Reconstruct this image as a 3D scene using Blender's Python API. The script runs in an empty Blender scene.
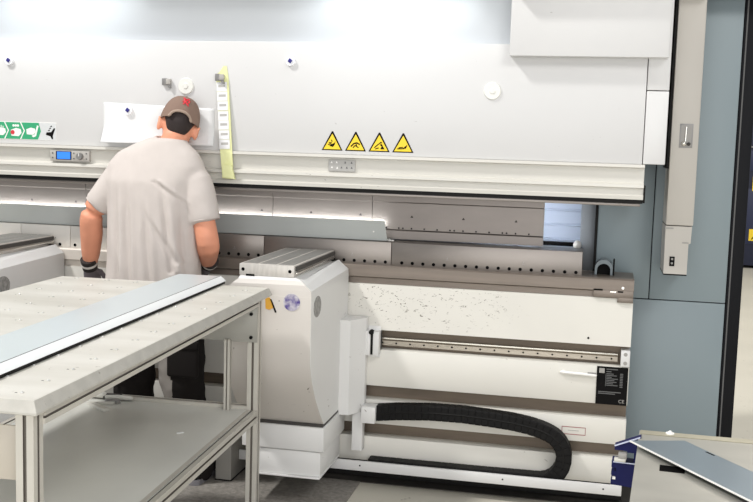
import bpy, bmesh, math, random
from mathutils import Vector, Matrix, noise, Euler
random.seed(7)
S = bpy.context.scene
COL = S.collection
PI = math.pi

# ------------------------------------------------------------------ materials
def lin(c):
    return tuple(((v/255)/12.92 if v/255 <= .04045 else ((v/255+.055)/1.055)**2.4) for v in c)
MATS = {}
def mat(name, rgb, rough=.5, metal=0., var=0., scale=6., stretch=(1,1,1), bump=0., bscale=60., spec=.5,
        speck=None, mask=None, emit=0., second=None):
    """principled material; var = tone variation by noise, speck = (rgb, scale, threshold) dirt marks"""
    if name in MATS: return MATS[name]
    m = bpy.data.materials.new(name); m.use_nodes = True
    nt = m.node_tree; N = nt.nodes; L = nt.links
    b = N['Principled BSDF']
    col = lin(rgb)
    b.inputs['Base Color'].default_value = (*col, 1)
    b.inputs['Roughness'].default_value = rough
    b.inputs['Metallic'].default_value = metal
    b.inputs['Specular IOR Level'].default_value = spec
    tc = N.new('ShaderNodeTexCoord')
    mp = N.new('ShaderNodeMapping'); mp.inputs['Scale'].default_value = stretch
    L.new(tc.outputs['Object'], mp.inputs['Vector'])
    out = None
    if var > 0:
        n = N.new('ShaderNodeTexNoise'); n.inputs['Scale'].default_value = scale; n.inputs['Detail'].default_value = 6
        L.new(mp.outputs[0], n.inputs['Vector'])
        r = N.new('ShaderNodeValToRGB')
        r.color_ramp.elements[0].position = .3; r.color_ramp.elements[1].position = .7
        lo = lin(second) if second else tuple(v*(1-var) for v in col)
        hi = col if second else tuple(min(1, v*(1+var*.6)) for v in col)
        r.color_ramp.elements[0].color = (*lo, 1); r.color_ramp.elements[1].color = (*hi, 1)
        L.new(n.outputs['Fac'], r.inputs['Fac']); out = r.outputs['Color']
        rr = N.new('ShaderNodeMapRange'); rr.inputs['To Min'].default_value = max(.02, rough*.85); rr.inputs['To Max'].default_value = min(1, rough*1.2)
        L.new(n.outputs['Fac'], rr.inputs['Value']); L.new(rr.outputs[0], b.inputs['Roughness'])
    if speck:
        srgb, sscale, thr, sstretch = speck
        mp2 = N.new('ShaderNodeMapping'); mp2.inputs['Scale'].default_value = sstretch
        L.new(tc.outputs['Object'], mp2.inputs['Vector'])
        n2 = N.new('ShaderNodeTexNoise'); n2.inputs['Scale'].default_value = sscale; n2.inputs['Detail'].default_value = 3
        n2.inputs['Distortion'].default_value = 1.5
        L.new(mp2.outputs[0], n2.inputs['Vector'])
        mr = N.new('ShaderNodeMapRange'); mr.inputs['From Min'].default_value = thr; mr.inputs['From Max'].default_value = thr+.05
        L.new(n2.outputs['Fac'], mr.inputs['Value'])
        fac = mr.outputs[0]
        if mask:   # scratched zone: centre xyz and radius, object coordinates
            (cx, cy, cz), (rx, ry, rz) = mask
            mp3 = N.new('ShaderNodeMapping'); mp3.vector_type = 'POINT'
            mp3.inputs['Location'].default_value = (-cx/rx, -cy/ry, -cz/rz); mp3.inputs['Scale'].default_value = (1/rx, 1/ry, 1/rz)
            L.new(tc.outputs['Object'], mp3.inputs['Vector'])
            ln = N.new('ShaderNodeVectorMath'); ln.operation = 'LENGTH'; L.new(mp3.outputs[0], ln.inputs[0])
            m2 = N.new('ShaderNodeMapRange'); m2.inputs['From Min'].default_value = .5; m2.inputs['From Max'].default_value = 1.
            m2.inputs['To Min'].default_value = 1; m2.inputs['To Max'].default_value = 0
            L.new(ln.outputs['Value'], m2.inputs['Value'])
            mu = N.new('ShaderNodeMath'); mu.operation = 'MULTIPLY'
            L.new(fac, mu.inputs[0]); L.new(m2.outputs[0], mu.inputs[1]); fac = mu.outputs[0]
        mx = N.new('ShaderNodeMix'); mx.data_type = 'RGBA'
        L.new(fac, mx.inputs['Factor'])
        if out: L.new(out, mx.inputs['A'])
        else: mx.inputs['A'].default_value = (*col, 1)
        mx.inputs['B'].default_value = (*lin(srgb), 1)
        out = mx.outputs['Result']
    if out: L.new(out, b.inputs['Base Color'])
    if bump > 0:
        n3 = N.new('ShaderNodeTexNoise'); n3.inputs['Scale'].default_value = bscale; n3.inputs['Detail'].default_value = 4
        L.new(mp.outputs[0], n3.inputs['Vector'])
        bp = N.new('ShaderNodeBump'); bp.inputs['Strength'].default_value = bump; bp.inputs['Distance'].default_value = .004
        L.new(n3.outputs['Fac'], bp.inputs['Height']); L.new(bp.outputs[0], b.inputs['Normal'])
    if emit:
        b.inputs['Emission Color'].default_value = (*col, 1); b.inputs['Emission Strength'].default_value = emit
    MATS[name] = m
    return m

WHITE   = mat('machine_white_paint', (210,209,208), .38, var=.02, scale=2.5, speck=((168,164,160), 30, .745, (1.2,1,2.5)))
UPPER   = mat('upper_cover_paint', (208,211,214), .32, var=.02, scale=2)
RAILW   = mat('rail_cream_paint', (206,203,195), .36, var=.04, scale=5, stretch=(.5,1,4), speck=((120,112,100), 14, .73, (1,1,6)))
APRON   = mat('apron_scuffed_paint', (218,215,207), .5, var=.04, scale=3,
              speck=((112,104,94), 62, .635, (.7,1,1.4)), mask=((1.12,-.2,.89), (.55,.6,.17)))
WHITEB  = mat('bed_white_paint', (218,215,207), .45, var=.03, scale=2.5, speck=((140,132,120), 11, .74, (1,1,2)))
GROOVE  = mat('groove_dull_steel', (112,100,87), .5, metal=.35, var=.22, scale=5, stretch=(.6,1,5))
LEDGE   = mat('ledge_brown_steel', (126,116,107), .42, metal=.5, var=.16, scale=6, stretch=(.4,1,6), bump=.05)
DIE     = mat('die_ground_steel', (140,133,127), .34, metal=.6, var=.12, scale=4, stretch=(1,1,3))
PUNCH   = mat('punch_steel', (130,123,118), .38, metal=.6, var=.14, scale=3, stretch=(1,1,2))
RAILST  = mat('guide_rail_steel', (176,168,156), .28, metal=.8, var=.08, scale=10, stretch=(.3,1,3))
BRIGHT  = mat('polished_steel', (225,222,215), .2, metal=.9)
GALV    = mat('galvanised_sheet', (186,190,188), .34, metal=.15, var=.06, scale=2)
SHEET   = mat('sheet_on_table', (202,210,212), .3, metal=.2, var=.03, scale=1.5)
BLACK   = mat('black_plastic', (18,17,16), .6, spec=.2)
HOLE    = mat('hole_black', (10,9,9), .9, spec=.05)
CHAIN   = mat('chain_black_plastic', (15,14,14), .6, var=.2, scale=20, spec=.2)
BLUEG   = mat('blue_grey_paint', (134,147,152), .42, var=.05, scale=2, stretch=(1,1,.3))
ARMG    = mat('warm_grey_paint', (184,179,171), .42, var=.04, scale=2.5)
SEAM    = mat('seam_dark', (60,58,56), .7)
SIDEBLK = mat('side_frame_black', (12,13,18), .6, spec=.2)
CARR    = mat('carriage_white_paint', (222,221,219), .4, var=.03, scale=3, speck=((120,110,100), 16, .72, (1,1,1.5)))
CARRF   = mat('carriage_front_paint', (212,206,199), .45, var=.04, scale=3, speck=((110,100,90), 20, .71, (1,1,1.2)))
SLAB    = mat('slab_aluminium', (198,193,186), .4, metal=.25, var=.12, scale=14, stretch=(6,.5,1))
TABLE   = mat('tabletop_worn_plate', (208,205,197), .42, var=.12, scale=4, stretch=(.6,2.2,1), second=(190,186,176),
              speck=((158,152,142), 26, .70, (1,1,1)), bump=.03)
ALU     = mat('aluminium_profile', (196,192,183), .4, metal=.25, var=.05, scale=8)
SLOT    = mat('profile_slot', (112,106,98), .6, metal=.2)
SHELF   = mat('shelf_steel_sheet', (214,214,208), .34, metal=.12, var=.08, scale=2.2)
GUSSET  = mat('end_plate_grey', (160,158,151), .45, metal=.25, var=.05, scale=4)
CHROME  = mat('chrome_ball', (205,205,202), .3, metal=.6)
NAVY    = mat('navy_paint', (18,22,72), .6, var=.06, scale=6, spec=.2)
CART    = mat('cart_plate', (176,173,164), .4, metal=.45, var=.07, scale=4, stretch=(1,3,1))
YELLOW  = mat('sign_yellow', (240,205,45), .5)
BLK     = mat('print_black', (14,13,13), .7, spec=.1)
PWHITE  = mat('print_white', (236,234,230), .55)
GREEN   = mat('sign_green', (52,160,112), .5)
RED     = mat('print_red', (205,50,60), .6)
GREYP   = mat('print_grey', (150,147,143), .6)
DGREYP  = mat('print_dark_grey', (92,92,92), .6)
PLATEG  = mat('label_plate_grey', (170,168,164), .4, metal=.2)
PAPER   = mat('paper_white', (228,228,228), .75)
NOTEY   = mat('note_yellow', (228,229,172), .7)
MAGB    = mat('magnet_blue', (42,40,120), .4)
MAGW    = mat('magnet_white', (240,240,242), .4)
CLIPG   = mat('clip_grey', (140,138,136), .45, metal=.4)
LCD     = mat('lcd_blue', (50,120,235), .3, emit=.55)
KNOBG   = mat('panel_grey', (176,172,166), .45)
STICK   = mat('sticker_silver_violet', (216,212,212), .35, var=.9, scale=48, second=(74,58,132))
STICKO  = mat('sticker_orange', (214,160,60), .5)
OVAL    = mat('sticker_grey_worn', (150,148,145), .5, var=.4, scale=60)
SKIN    = mat('skin', (222,152,122), .5, var=.06, scale=14, spec=.35)
HAIR    = mat('hair_dark_brown', (38,26,24), .7, bump=.5, bscale=220)
SHIRT   = mat('shirt_light_grey_cotton', (203,194,188), .9, var=.03, scale=18, bump=.12, bscale=420, spec=.15)
TROUS   = mat('trousers_black', (30,27,26), .9, spec=.15, bump=.1, bscale=300)
TROUSG  = mat('trousers_grey_panel', (138,133,128), .9, spec=.15)
CAPM    = mat('cap_taupe_cotton', (134,112,100), .9, var=.05, scale=30, bump=.15, bscale=400, spec=.15)
CAPT    = mat('cap_trim', (164,144,130), .9, spec=.15)
GLOVE   = mat('glove_grey', (112,104,108), .85, bump=.2, bscale=500)
CUFF    = mat('glove_cuff_dark', (42,36,34), .85)
CUFFW   = mat('glove_cuff_stripe', (212,206,200), .85)
SHOE    = mat('shoe_black', (24,23,24), .55)
SOLE    = mat('shoe_sole', (120,118,122), .6)
FLOORM  = mat('floor_pale_epoxy', (205,200,186), .45, var=.06, scale=1.2, speck=((160,154,142), 18, .7, (1,1,1)))
MATM    = mat('floor_mat_grey', (146,141,134), .85, var=.3, scale=55, bump=.3, bscale=140)
UNDERSHADEM    = mat('floor_strip_shade', (70,66,61), .75, var=.2, scale=18)
WALLM   = mat('wall_hall', (196,196,192), .8)
RACK    = mat('rack_navy', (22,28,52), .5)
SHUT    = mat('shutter_pale_blue', (182,194,214), .45)
COLG    = mat('column_grey', (140,146,152), .45)
HANDW   = mat('tool_pale', (206,204,196), .45)
HANDD   = mat('tool_dark', (60,57,54), .5)

# ------------------------------------------------------------------ mesh helpers
def BM(): return bmesh.new()
def _setmi(faces, mi):
    for f in faces: f.material_index = mi
def box(bm, x0, x1, y0, y1, z0, z1, bev=0., mi=0, seg=2):
    vs = [bm.verts.new((x, y, z)) for z in (z0, z1) for y in (y0, y1) for x in (x0, x1)]
    q = [(0,2,3,1), (4,5,7,6), (0,1,5,4), (2,6,7,3), (0,4,6,2), (1,3,7,5)]
    fs = [bm.faces.new([vs[i] for i in f]) for f in q]
    _setmi(fs, mi)
    if bev > 0:
        es = list({e for f in fs for e in f.edges})
        r = bmesh.ops.bevel(bm, geom=es, offset=bev, segments=seg, affect='EDGES', profile=.5)
        _setmi(r['faces'], mi)
    return fs
def prism(bm, pts, axis, a, b, mi=0):
    def mk(u, v, w): return {'x': (w, u, v), 'y': (u, w, v), 'z': (u, v, w)}[axis]
    A = [bm.verts.new(mk(u, v, a)) for u, v in pts]; Bv = [bm.verts.new(mk(u, v, b)) for u, v in pts]
    n = len(pts); fs = [bm.faces.new(A), bm.faces.new(list(reversed(Bv)))]
    for i in range(n): fs.append(bm.faces.new((A[i], Bv[i], Bv[(i+1) % n], A[(i+1) % n])))
    _setmi(fs, mi)
    bmesh.ops.recalc_face_normals(bm, faces=fs)
    return fs
def frame_of(d):
    d = Vector(d).normalized()
    up = Vector((0,0,1)) if abs(d.z) < .9 else Vector((0,1,0))
    u = d.cross(up).normalized(); v = u.cross(d).normalized()
    return u, v
def loft(bm, rings, cap=True, mi=0, closed=False):
    R = [[bm.verts.new(p) for p in r] for r in rings]
    n = len(R[0]); fs = []
    last = len(R) if closed else len(R)-1
    for k in range(last):
        A, Bv = R[k], R[(k+1) % len(R)]
        for i in range(n): fs.append(bm.faces.new((A[i], A[(i+1) % n], Bv[(i+1) % n], Bv[i])))
    if cap and not closed: fs.append(bm.faces.new(list(reversed(R[0])))); fs.append(bm.faces.new(R[-1]))
    _setmi(fs, mi)
    bmesh.ops.recalc_face_normals(bm, faces=fs)
    return fs
def cyl(bm, p0, p1, r0, r1=None, seg=20, mi=0):
    r1 = r0 if r1 is None else r1
    p0, p1 = Vector(p0), Vector(p1); u, v = frame_of(p1-p0)
    f = lambda p, r: [p + u*(r*math.cos(2*PI*i/seg)) + v*(r*math.sin(2*PI*i/seg)) for i in range(seg)]
    return loft(bm, [f(p0, r0), f(p1, r1)], mi=mi)
def tube(bm, pts, rads, seg=12, mi=0, flat=None):
    """limb: rounded ends, radius per point"""
    pts = [Vector(p) for p in pts]
    if not hasattr(rads, '__len__'): rads = [rads]*len(pts)
    rings = []
    for i, p in enumerate(pts):
        d = (pts[min(i+1, len(pts)-1)] - pts[max(i-1, 0)])
        u, v = frame_of(d); dn = d.normalized(); r = rads[i]
        ring = lambda c, q: [c + u*(q*math.cos(2*PI*k/seg)) + v*(q*math.sin(2*PI*k/seg)*(flat or 1)) for k in range(seg)]
        if i == 0: rings += [ring(p - dn*r*.9, r*.35), ring(p - dn*r*.6, r*.75)]
        rings.append(ring(p, r))
        if i == len(pts)-1: rings += [ring(p + dn*r*.6, r*.75), ring(p + dn*r*.9, r*.35)]
    return loft(bm, rings, mi=mi)
def sph(bm, c, r, mi=0, M=None, seg=20):
    if not hasattr(r, '__len__'): r = (r, r, r)
    g = bmesh.ops.create_uvsphere(bm, u_segments=seg, v_segments=seg//2, radius=1)
    for v in g['verts']:
        p = Vector((v.co.x*r[0], v.co.y*r[1], v.co.z*r[2]))
        if M: p = M @ p
        v.co = p + Vector(c)
    fs = {f for v in g['verts'] for f in v.link_faces}; _setmi(fs, mi)
def disc(bm, x, z, y, r, mi=0, t=.0006, seg=18):     # round mark facing the front (-Y)
    return cyl(bm, (x, y, z), (x, y-t, z), r, seg=seg, mi=mi)
def flat_poly(bm, pts, y, t=.0006, mi=0): return prism(bm, pts, 'y', y, y-t, mi=mi)
def profile_post(bm, c0, c1, s, axis, slot=.2):
    """slotted square aluminium profile between two points along one axis; c = centre"""
    h = s/2; w = s*slot/2; d = s*.16
    pts = []
    for k in range(4):
        a = k*PI/2; rot = lambda u, v: (u*math.cos(a)-v*math.sin(a), u*math.sin(a)+v*math.cos(a))
        for p in ((-h, -h), (-w, -h), (-w, -h+d), (w, -h+d), (w, -h)): pts.append(rot(*p))
    ax = 'xyz'.index(axis); o = [i for i in range(3) if i != ax]
    pts = [(u+c0[o[0]], v+c0[o[1]]) for u, v in pts]
    fs = prism(bm, pts, axis, c0[ax], c1[ax])
    # slot floors get the darker slot material
    for f in fs[2:]:
        i = fs.index(f)-2
        if i % 5 in (1, 2, 3): f.material_index = 1
    return fs
def smooth(me, ang=40):
    me.shade_smooth() if hasattr(me, 'shade_smooth') else None
    for p in me.polygons: p.use_smooth = True
    try: me.set_sharp_from_angle(angle=math.radians(ang))
    except Exception: pass

class Thing:
    """a top-level Empty at the thing's base and its parts; shapes given in world coordinates unless local"""
    def __init__(s, name, label, cat, loc=(0,0,0), rotz=0., group=None, local=False):
        o = bpy.data.objects.new(name, None); COL.objects.link(o); o.empty_display_size = .1
        o.location = loc; o.rotation_euler = (0,0,rotz); o['label'] = label; o['category'] = cat
        if group: o['group'] = group
        s.o = o; s.loc = Vector(loc); s.local = local
    def part(s, name, bm, mats, parent=None, label=None, sm=True, ang=40):
        if not s.local: bmesh.ops.translate(bm, verts=bm.verts, vec=-s.loc)
        p = mesh_obj(name, bm, mats, sm, ang); p.parent = parent or s.o
        if label: p['label'] = label
        return p
def mesh_obj(name, bm, mats, sm=True, ang=40):
    me = bpy.data.meshes.new(name); bm.to_mesh(me); bm.free()
    for m in (mats if isinstance(mats, (list, tuple)) else [mats]): me.materials.append(m)
    if sm: smooth(me, ang)
    o = bpy.data.objects.new(name, me); COL.objects.link(o)
    return o
def single(name, bm, mats, label, cat, group=None, loc=None, ang=40):
    if loc is None:
        cs = [v.co for v in bm.verts]
        loc = ((min(c.x for c in cs)+max(c.x for c in cs))/2, (min(c.y for c in cs)+max(c.y for c in cs))/2, min(c.z for c in cs))
    bmesh.ops.translate(bm, verts=bm.verts, vec=-Vector(loc))
    o = mesh_obj(name, bm, mats, ang=ang); o.location = loc; o['label'] = label; o['category'] = cat
    if group: o['group'] = group
    return o
def struct(name, bm, mats):
    o = mesh_obj(name, bm, mats); o['kind'] = 'structure'; return o
def text_bm(bm, s, x, z, y, h, mi=0, t=.0005, shear=0., align='LEFT'):
    cu = bpy.data.curves.new('lettering', 'FONT'); cu.body = s; cu.size = h; cu.extrude = t/2; cu.shear = shear; cu.align_x = align
    o = bpy.data.objects.new('lettering', cu)
    me = o.to_mesh()
    M = Matrix.Translation((x, y-t/2, z)) @ Matrix.Rotation(PI/2, 4, 'X')
    n0 = len(bm.verts); nf = len(bm.faces)
    bm.from_mesh(me)
    bm.verts.ensure_lookup_table(); bm.faces.ensure_lookup_table()
    for v in bm.verts[n0:]: v.co = M @ v.co
    for f in bm.faces[nf:]: f.material_index = mi
    o.to_mesh_clear(); bpy.data.objects.remove(o); bpy.data.curves.remove(cu)
def remeshed(bm, voxel, sm_it=6, fac=.5):
    """closed union of everything in bm as one continuous skin"""
    o = mesh_obj('tmp', bm, WHITE, sm=False)
    m = o.modifiers.new('r', 'REMESH'); m.mode = 'VOXEL'; m.voxel_size = voxel
    if sm_it:
        k = o.modifiers.new('s', 'SMOOTH'); k.iterations = sm_it; k.factor = fac
    dg = bpy.context.evaluated_depsgraph_get()
    me = bpy.data.meshes.new_from_object(o.evaluated_get(dg))
    me.materials.clear()
    bpy.data.objects.remove(o)
    r = BM(); r.from_mesh(me); bpy.data.meshes.remove(me)
    for f in r.faces: f.material_index = 0
    return r
def copy_tree(o, parent=None):
    c = o.copy(); COL.objects.link(c)
    if parent: c.parent = parent
    for ch in list(o.children): copy_tree(ch, c)
    return c

# ------------------------------------------------------------------ setting
b = BM(); box(b, -7, 7, -3, 16, -.1, 0); struct('floor', b, FLOORM)
b = BM(); box(b, -7, 7, 15.85, 16, 0, 5); struct('wall_back', b, WALLM)
b = BM(); box(b, -4.2, .75, 4.69, 5.6, 0, .004); struct('shade_strip_1', b, UNDERSHADEM)          # dark strip: shade under the machine put into the floor colour
b = BM(); box(b, -3.9, -1.033, 2.2, 4.685, 0, .008, bev=.003)
single('floor_mat', b, MATM, 'dark grey speckled anti-fatigue mat on the floor under the work table', 'mat')

# ------------------------------------------------------------------ press brake
XL, XR = -4.0, .188
PB = Thing('press_brake', 'long white press brake machine with grey blue side cabinet and tool gap behind the worker', 'machine', (-1.9, 4.9, 0))
P = PB.part
PY = 4.60                                                            # front of the ram cover
b = BM(); box(b, XL, .188, PY, 4.95, 1.566, 2.072, bev=.004); ram = P('ram_cover', b, WHITE)
b = BM()                                                             # end cover beside the seam, upper + lower piece
box(b, .191, .283, PY, 4.95, 1.568, 1.880, bev=.003); box(b, .191, .283, PY, 4.95, 1.884, 2.40, bev=.003)
P('ram_end_cover', b, WHITE)
b = BM(); prism(b, [(4.655, 2.0725), (4.70, 2.7), (4.95, 2.7), (4.95, 2.0725)], 'x', XL, .188)
box(b, XL, -.40, 4.535, 4.70, 2.305, 2.7)  # unseen lip added overhead to keep the cover in shade
P('upper_cover', b, UPPER, label='bluish white glossy upper cover')
b = BM(); box(b, -.396, .270, 4.54, 4.655, 2.017, 2.7, bev=.003); box(b, -.397, .274, 4.4715, 4.56, 2.302, 2.7); P('drive_cover', b, WHITE)  # second box: unseen cornice lip added to shade the cover's top
b = BM()                                                             # clamp rail under the ram cover
prof = [(4.90,1.566),(4.582,1.566),(4.580,1.553),(4.604,1.548),(4.606,1.486),(4.584,1.478),(4.582,1.466),(4.598,1.462),(4.598,1.436),
        (4.588,1.430),(4.590,1.414),(4.90,1.414)]
prism(b, prof, 'x', XL, .200); P('clamp_rail', b, RAILW)
b = BM(); box(b, XL, .199, 4.594, 4.9, 1.397, 1.4135); box(b, .200, .208, 4.588, 4.9, 1.40, 1.476, bev=.002); P('rail_seal', b, BLACK)
b = BM(); box(b, XL, .190, 4.604, 4.9, 1.384, 1.3965, bev=.002); P('tool_clamp', b, DIE)
# punch segments hanging in the tool gap
xs = [-4.0, -3.55, -3.05, -2.55, -2.05, -1.55, -1.05, -.23]
for i in range(len(xs)-1):
    b = BM(); x0, x1 = xs[i]+.0012, xs[i+1]-.0012
    prism(b, [(4.90,1.384),(4.845,1.384),(4.845,1.345),(4.85,1.34),(4.85,1.213),(4.862,1.205),(4.862,1.165),(4.90,1.165)], 'x', x0, x1)
    x = x0+.07
    k = 0
    while x < x1-.02:
        disc(b, x, 1.219, 4.8498, .0042, mi=1)
        if k % 4 == 1: disc(b, x+.02, 1.219, 4.8498, .0042, mi=1)
        if k % 4 == 2: box(b, x-.006, x+.006, 4.8492, 4.85, 1.272, 1.276, mi=1); box(b, x-.003, x+.003, 4.8492, 4.85, 1.277, 1.281, mi=1)
        x += .062; k += 1
    P('punch', b, [PUNCH, HOLE])
# die segments on the bed
xs = [-4.0, -3.36, -2.86, -2.585, -2.345, -2.06, -1.56, -.93, -.043]
for i in range(len(xs)-1):
    b = BM(); x0, x1 = xs[i]+.001, xs[i+1]-.001
    box(b, x0, x1, 4.75, 4.92, 1.035, 1.159, bev=.0025)
    x = x0+.0255 if i < 5 else x1-.0265
    while x0+.012 < x < x1-.012:
        disc(b, x, 1.064, 4.7498, .0078, mi=1)
        x += (.0505 if i < 5 else -.0505) * (1 if (i >= 5 or i < 2) else 1.9)
    for q in range(2):
        xx = x0 + (x1-x0)*(.3+.4*q)
        box(b, xx-.006, xx+.006, 4.7492, 4.75, 1.088, 1.0905, mi=2); box(b, xx-.002, xx+.003, 4.7492, 4.75, 1.094, 1.100, mi=2)
    P('die', b, [DIE if i >= 5 else mat('die_lit_left', (232,228,220), .42, metal=.15, var=.06, scale=5), HOLE, GREYP])  # left segments paler: stronger light there put into the colour
# ledge with its undercut and right-hand key plate
b = BM(); prism(b, [(4.95,1.052),(4.70,1.052),(4.694,1.046),(4.694,.998),(4.712,.99),(4.712,.964),(4.95,.964)], 'x', -2.06, XR)
ledge = P('bed_ledge', b, LEDGE)
b = BM(); prism(b, [(4.95,1.052),(4.70,1.052),(4.694,1.046),(4.694,.998),(4.712,.99),(4.712,.964),(4.95,.964)], 'x', XL, -2.062)
P('bed_ledge', b, mat('ledge_lit_left', (214,206,196), .45, metal=.1, var=.06, scale=5), label='pale left length of the bed ledge')  # same ledge; light falling on its left length put into the colour
b = BM(); box(b, .012, .186, 4.688, 4.72, .966, 1.000, bev=.002); box(b, .118, .187, 4.688, 4.72, .946, .970, bev=.002)
box(b, .012, .052, 4.6865, 4.69, .997, 1.003, mi=1); box(b, .118, .142, 4.6865, 4.69, .992, .998, mi=1); box(b, .085, .112, 4.6865, 4.69, .990, .996, mi=2)
disc(b, .140, 1.012, 4.6935, .006, mi=2)
P('key_plate', b, [LEDGE, HOLE, BRIGHT])
b = BM(); box(b, XL, XR-.002, 4.76, 4.95, .16, .97); P('bed_core', b, GROOVE, label='dull brown steel of the recessed grooves')
b = BM(); prism(b, [(XL,.746),(XR,.746),(XR,.946),(.118,.946),(.118,.963),(XL,.963)], 'y', 4.70, 4.79)
disc(b, .0, .775, 4.6998, .005, mi=1)
P('apron_panel', b, [APRON, HOLE])
b = BM(); box(b, XL, XR, 4.70, 4.79, .476, .652, bev=.003); P('bed_panel', b, WHITEB)
b = BM(); box(b, XL, XR, 4.70, 4.79, .292, .409, bev=.003); P('bed_panel', b, WHITEB)
b = BM(); box(b, XL, XR, 4.70, 4.79, .108, .228, bev=.003); P('bed_panel', b, WHITEB)
b = BM(); box(b, XL, XR-.002, 4.74, 4.95, .02, .150); P('base_channel', b, BLACK)
b = BM(); box(b, -1.62, .180, 4.60, 4.615, .086, .133, bev=.003)
for x in (-1.02, -.35, .1): disc(b, x, .112, 4.5998, .004, mi=1)
P('kick_rail', b, [WHITE, HOLE])
b = BM(); box(b, -3.2, -1.705, 4.60, 4.615, .086, .133, bev=.003); P('kick_rail', b, WHITE)
b = BM(); box(b, -1.70, -1.622, 4.50, 4.715, .012, .30, bev=.004); box(b, -1.702, -1.620, 4.498, 4.717, .0082, .014, mi=1)
P('machine_foot', b, [mat('foot_grey', (150,147,141), .5, var=.05), BLACK])
b = BM(); box(b, -.25, .12, 4.78, 4.95, .0042, .075); P('machine_foot', b, BLACK)
# guide rail of the carriages
b = BM(); prism(b, [(4.775,.662),(4.735,.668),(4.735,.690),(4.741,.694),(4.735,.698),(4.735,.704),(4.775,.706)], 'x', -3.9, .135)
x = -.0
for k in range(60):
    x = .108 - k*.0665
    disc(b, x, .680, 4.7348, .0045, mi=1)
box(b, -3.9, .135, 4.733, 4.7352, .6985, .7045, mi=2)
P('guide_rail', b, [RAILST, HOLE, BRIGHT])
b = BM(); box(b, .148, .188, 4.69, 4.77, .655, .728, bev=.002)
for z in (.672, .712): disc(b, .168, z, 4.69, .0085, mi=1)
P('rail_stop', b, [WHITE, GREYP])
b = BM(); tube(b, [(-.112,4.69,.612),(.040,4.69,.607)], .0075, seg=10)
for x in (-.105, .03): cyl(b, (x,4.69,.611 if x < 0 else .6075), (x,4.705,.611 if x < 0 else .6075), .009, mi=0)
box(b, .005, .043, 4.686, 4.702, .611, .6175, mi=1)
P('pull_handle', b, [PWHITE, CLIPG])
# black rating plate
b = BM(); box(b, .046, .184, 4.6965, 4.7, .476, .650)
y = 4.6964
box(b, .056, .080, y-.0006, y, .620, .642, mi=1)
for k, w in enumerate((.05,.022)): box(b, .088, .088+w, y-.0006, y, .637-k*.011, .641-k*.011, mi=2)
box(b, .086, .088, y-.0006, y, .56, .62, mi=2)
for k, w in enumerate((.03,.045,.022,.05,.035,.045,.03,.05)): box(b, .09, .09+w, y-.0006, y, .616-k*.0075, .6195-k*.0075, mi=2)
for k in range(9): box(b, .149, .162, y-.0006, y, .618-k*.0075, .622-k*.0075, mi=2)
for k, w in enumerate((.10,.075)): box(b, .056, .056+w, y-.0006, y, .532-k*.008, .536-k*.008, mi=2)
text_bm(b, 'CE', .147, .487, y, .022, mi=1)
P('rating_plate', b, [BLK, GREYP, DGREYP], label='black rating plate with small grey print and a CE mark')
b = BM(); y = 4.6995
for a in ((-.098,.010,.3555,.3585),(-.098,.010,.3215,.3245),(-.098,-.0955,.3215,.3585),(.0075,.010,.3215,.3585)): box(b, a[0], a[1], y-.0006, y+.001, a[2], a[3], mi=0)
box(b, -.07, -.02, y-.0006, y+.001, .340, .342, mi=1)
P('red_bordered_label', b, [mat('border_dull_red', (150,84,84), .6), GREYP])

# lettering, signs and small fittings on the ram cover
def tri_sign(cx, kind):
    b = BM(); w, z0, z1 = .049, 1.584, 1.671; y = PY
    flat_poly(b, [(cx-w,z0),(cx+w,z0),(cx+.003,z1),(cx-.003,z1)], y, .0010, mi=1)
    flat_poly(b, [(cx-w+.0085,z0+.005),(cx+w-.0085,z0+.005),(cx,z1-.011)], y-.0010, .0006, mi=0)
    yy = y-.0016
    def st(*ps, r=.0022):
        for (u0,v0),(u1,v1) in zip(ps[:-1], ps[1:]):
            d = Vector((u1-u0, v1-v0)); n = Vector((-d.y, d.x)).normalized()*r
            flat_poly(b, [(cx+u0+n.x,z0+v0+n.y),(cx+u1+n.x,z0+v1+n.y),(cx+u1-n.x,z0+v1-n.y),(cx+u0-n.x,z0+v0-n.y)], yy, .0005, mi=1)
    if kind == 0:    # hand under a falling edge
        flat_poly(b, [(cx-.014,z0+.020),(cx+.004,z0+.016),(cx+.012,z0+.026),(cx+.016,z0+.044),(cx+.010,z0+.034),(cx-.006,z0+.027)], yy, .0005, mi=1)
        st((-.020,.026),(-.004,.030)); st((-.016,.034),(-.002,.036)); st((-.004,.048),(.000,.040))
    elif kind == 1:  # plate springing up
        st((-.022,.020),(-.008,.034),(.006,.038),(.020,.030), r=.003); st((-.012,.014),(-.002,.026),(.014,.016)); st((.002,.034),(.006,.022))
    elif kind == 2:  # figure struck by a plate
        st((-.022,.018),(-.004,.034),(.004,.040)); flat_poly(b, [(cx+.006,z0+.012),(cx+.026,z0+.012),(cx+.014,z0+.030)], yy, .0005, mi=1)
        st((.006,.034),(.014,.028), r=.004); st((-.018,.012),(-.002,.018)); disc(b, cx+.008, z0+.042, yy, .004, mi=1, t=.0005)
    else:            # hand squeezed from the right
        flat_poly(b, [(cx-.002,z0+.018),(cx+.014,z0+.018),(cx+.020,z0+.036),(cx+.010,z0+.028)], yy, .0005, mi=1)
        st((-.026,.016),(.006,.018)); st((-.020,.021),(.000,.024))
    P('warning_sign', b, [YELLOW, BLK], sm=False, label=['yellow warning triangle with hand pictogram','yellow warning triangle with springing plate pictogram',
      'yellow warning triangle with figure pictogram','yellow warning triangle with pointing hand pictogram'][kind])
for k, cx in enumerate((-1.192, -1.082, -.972, -.862)): tri_sign(cx, k)
b = BM(); y = PY+.0035
box(b, -1.207, -1.081, y-.006, y+.002, 1.490, 1.542, bev=.001)
yy = y-.0062
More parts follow.
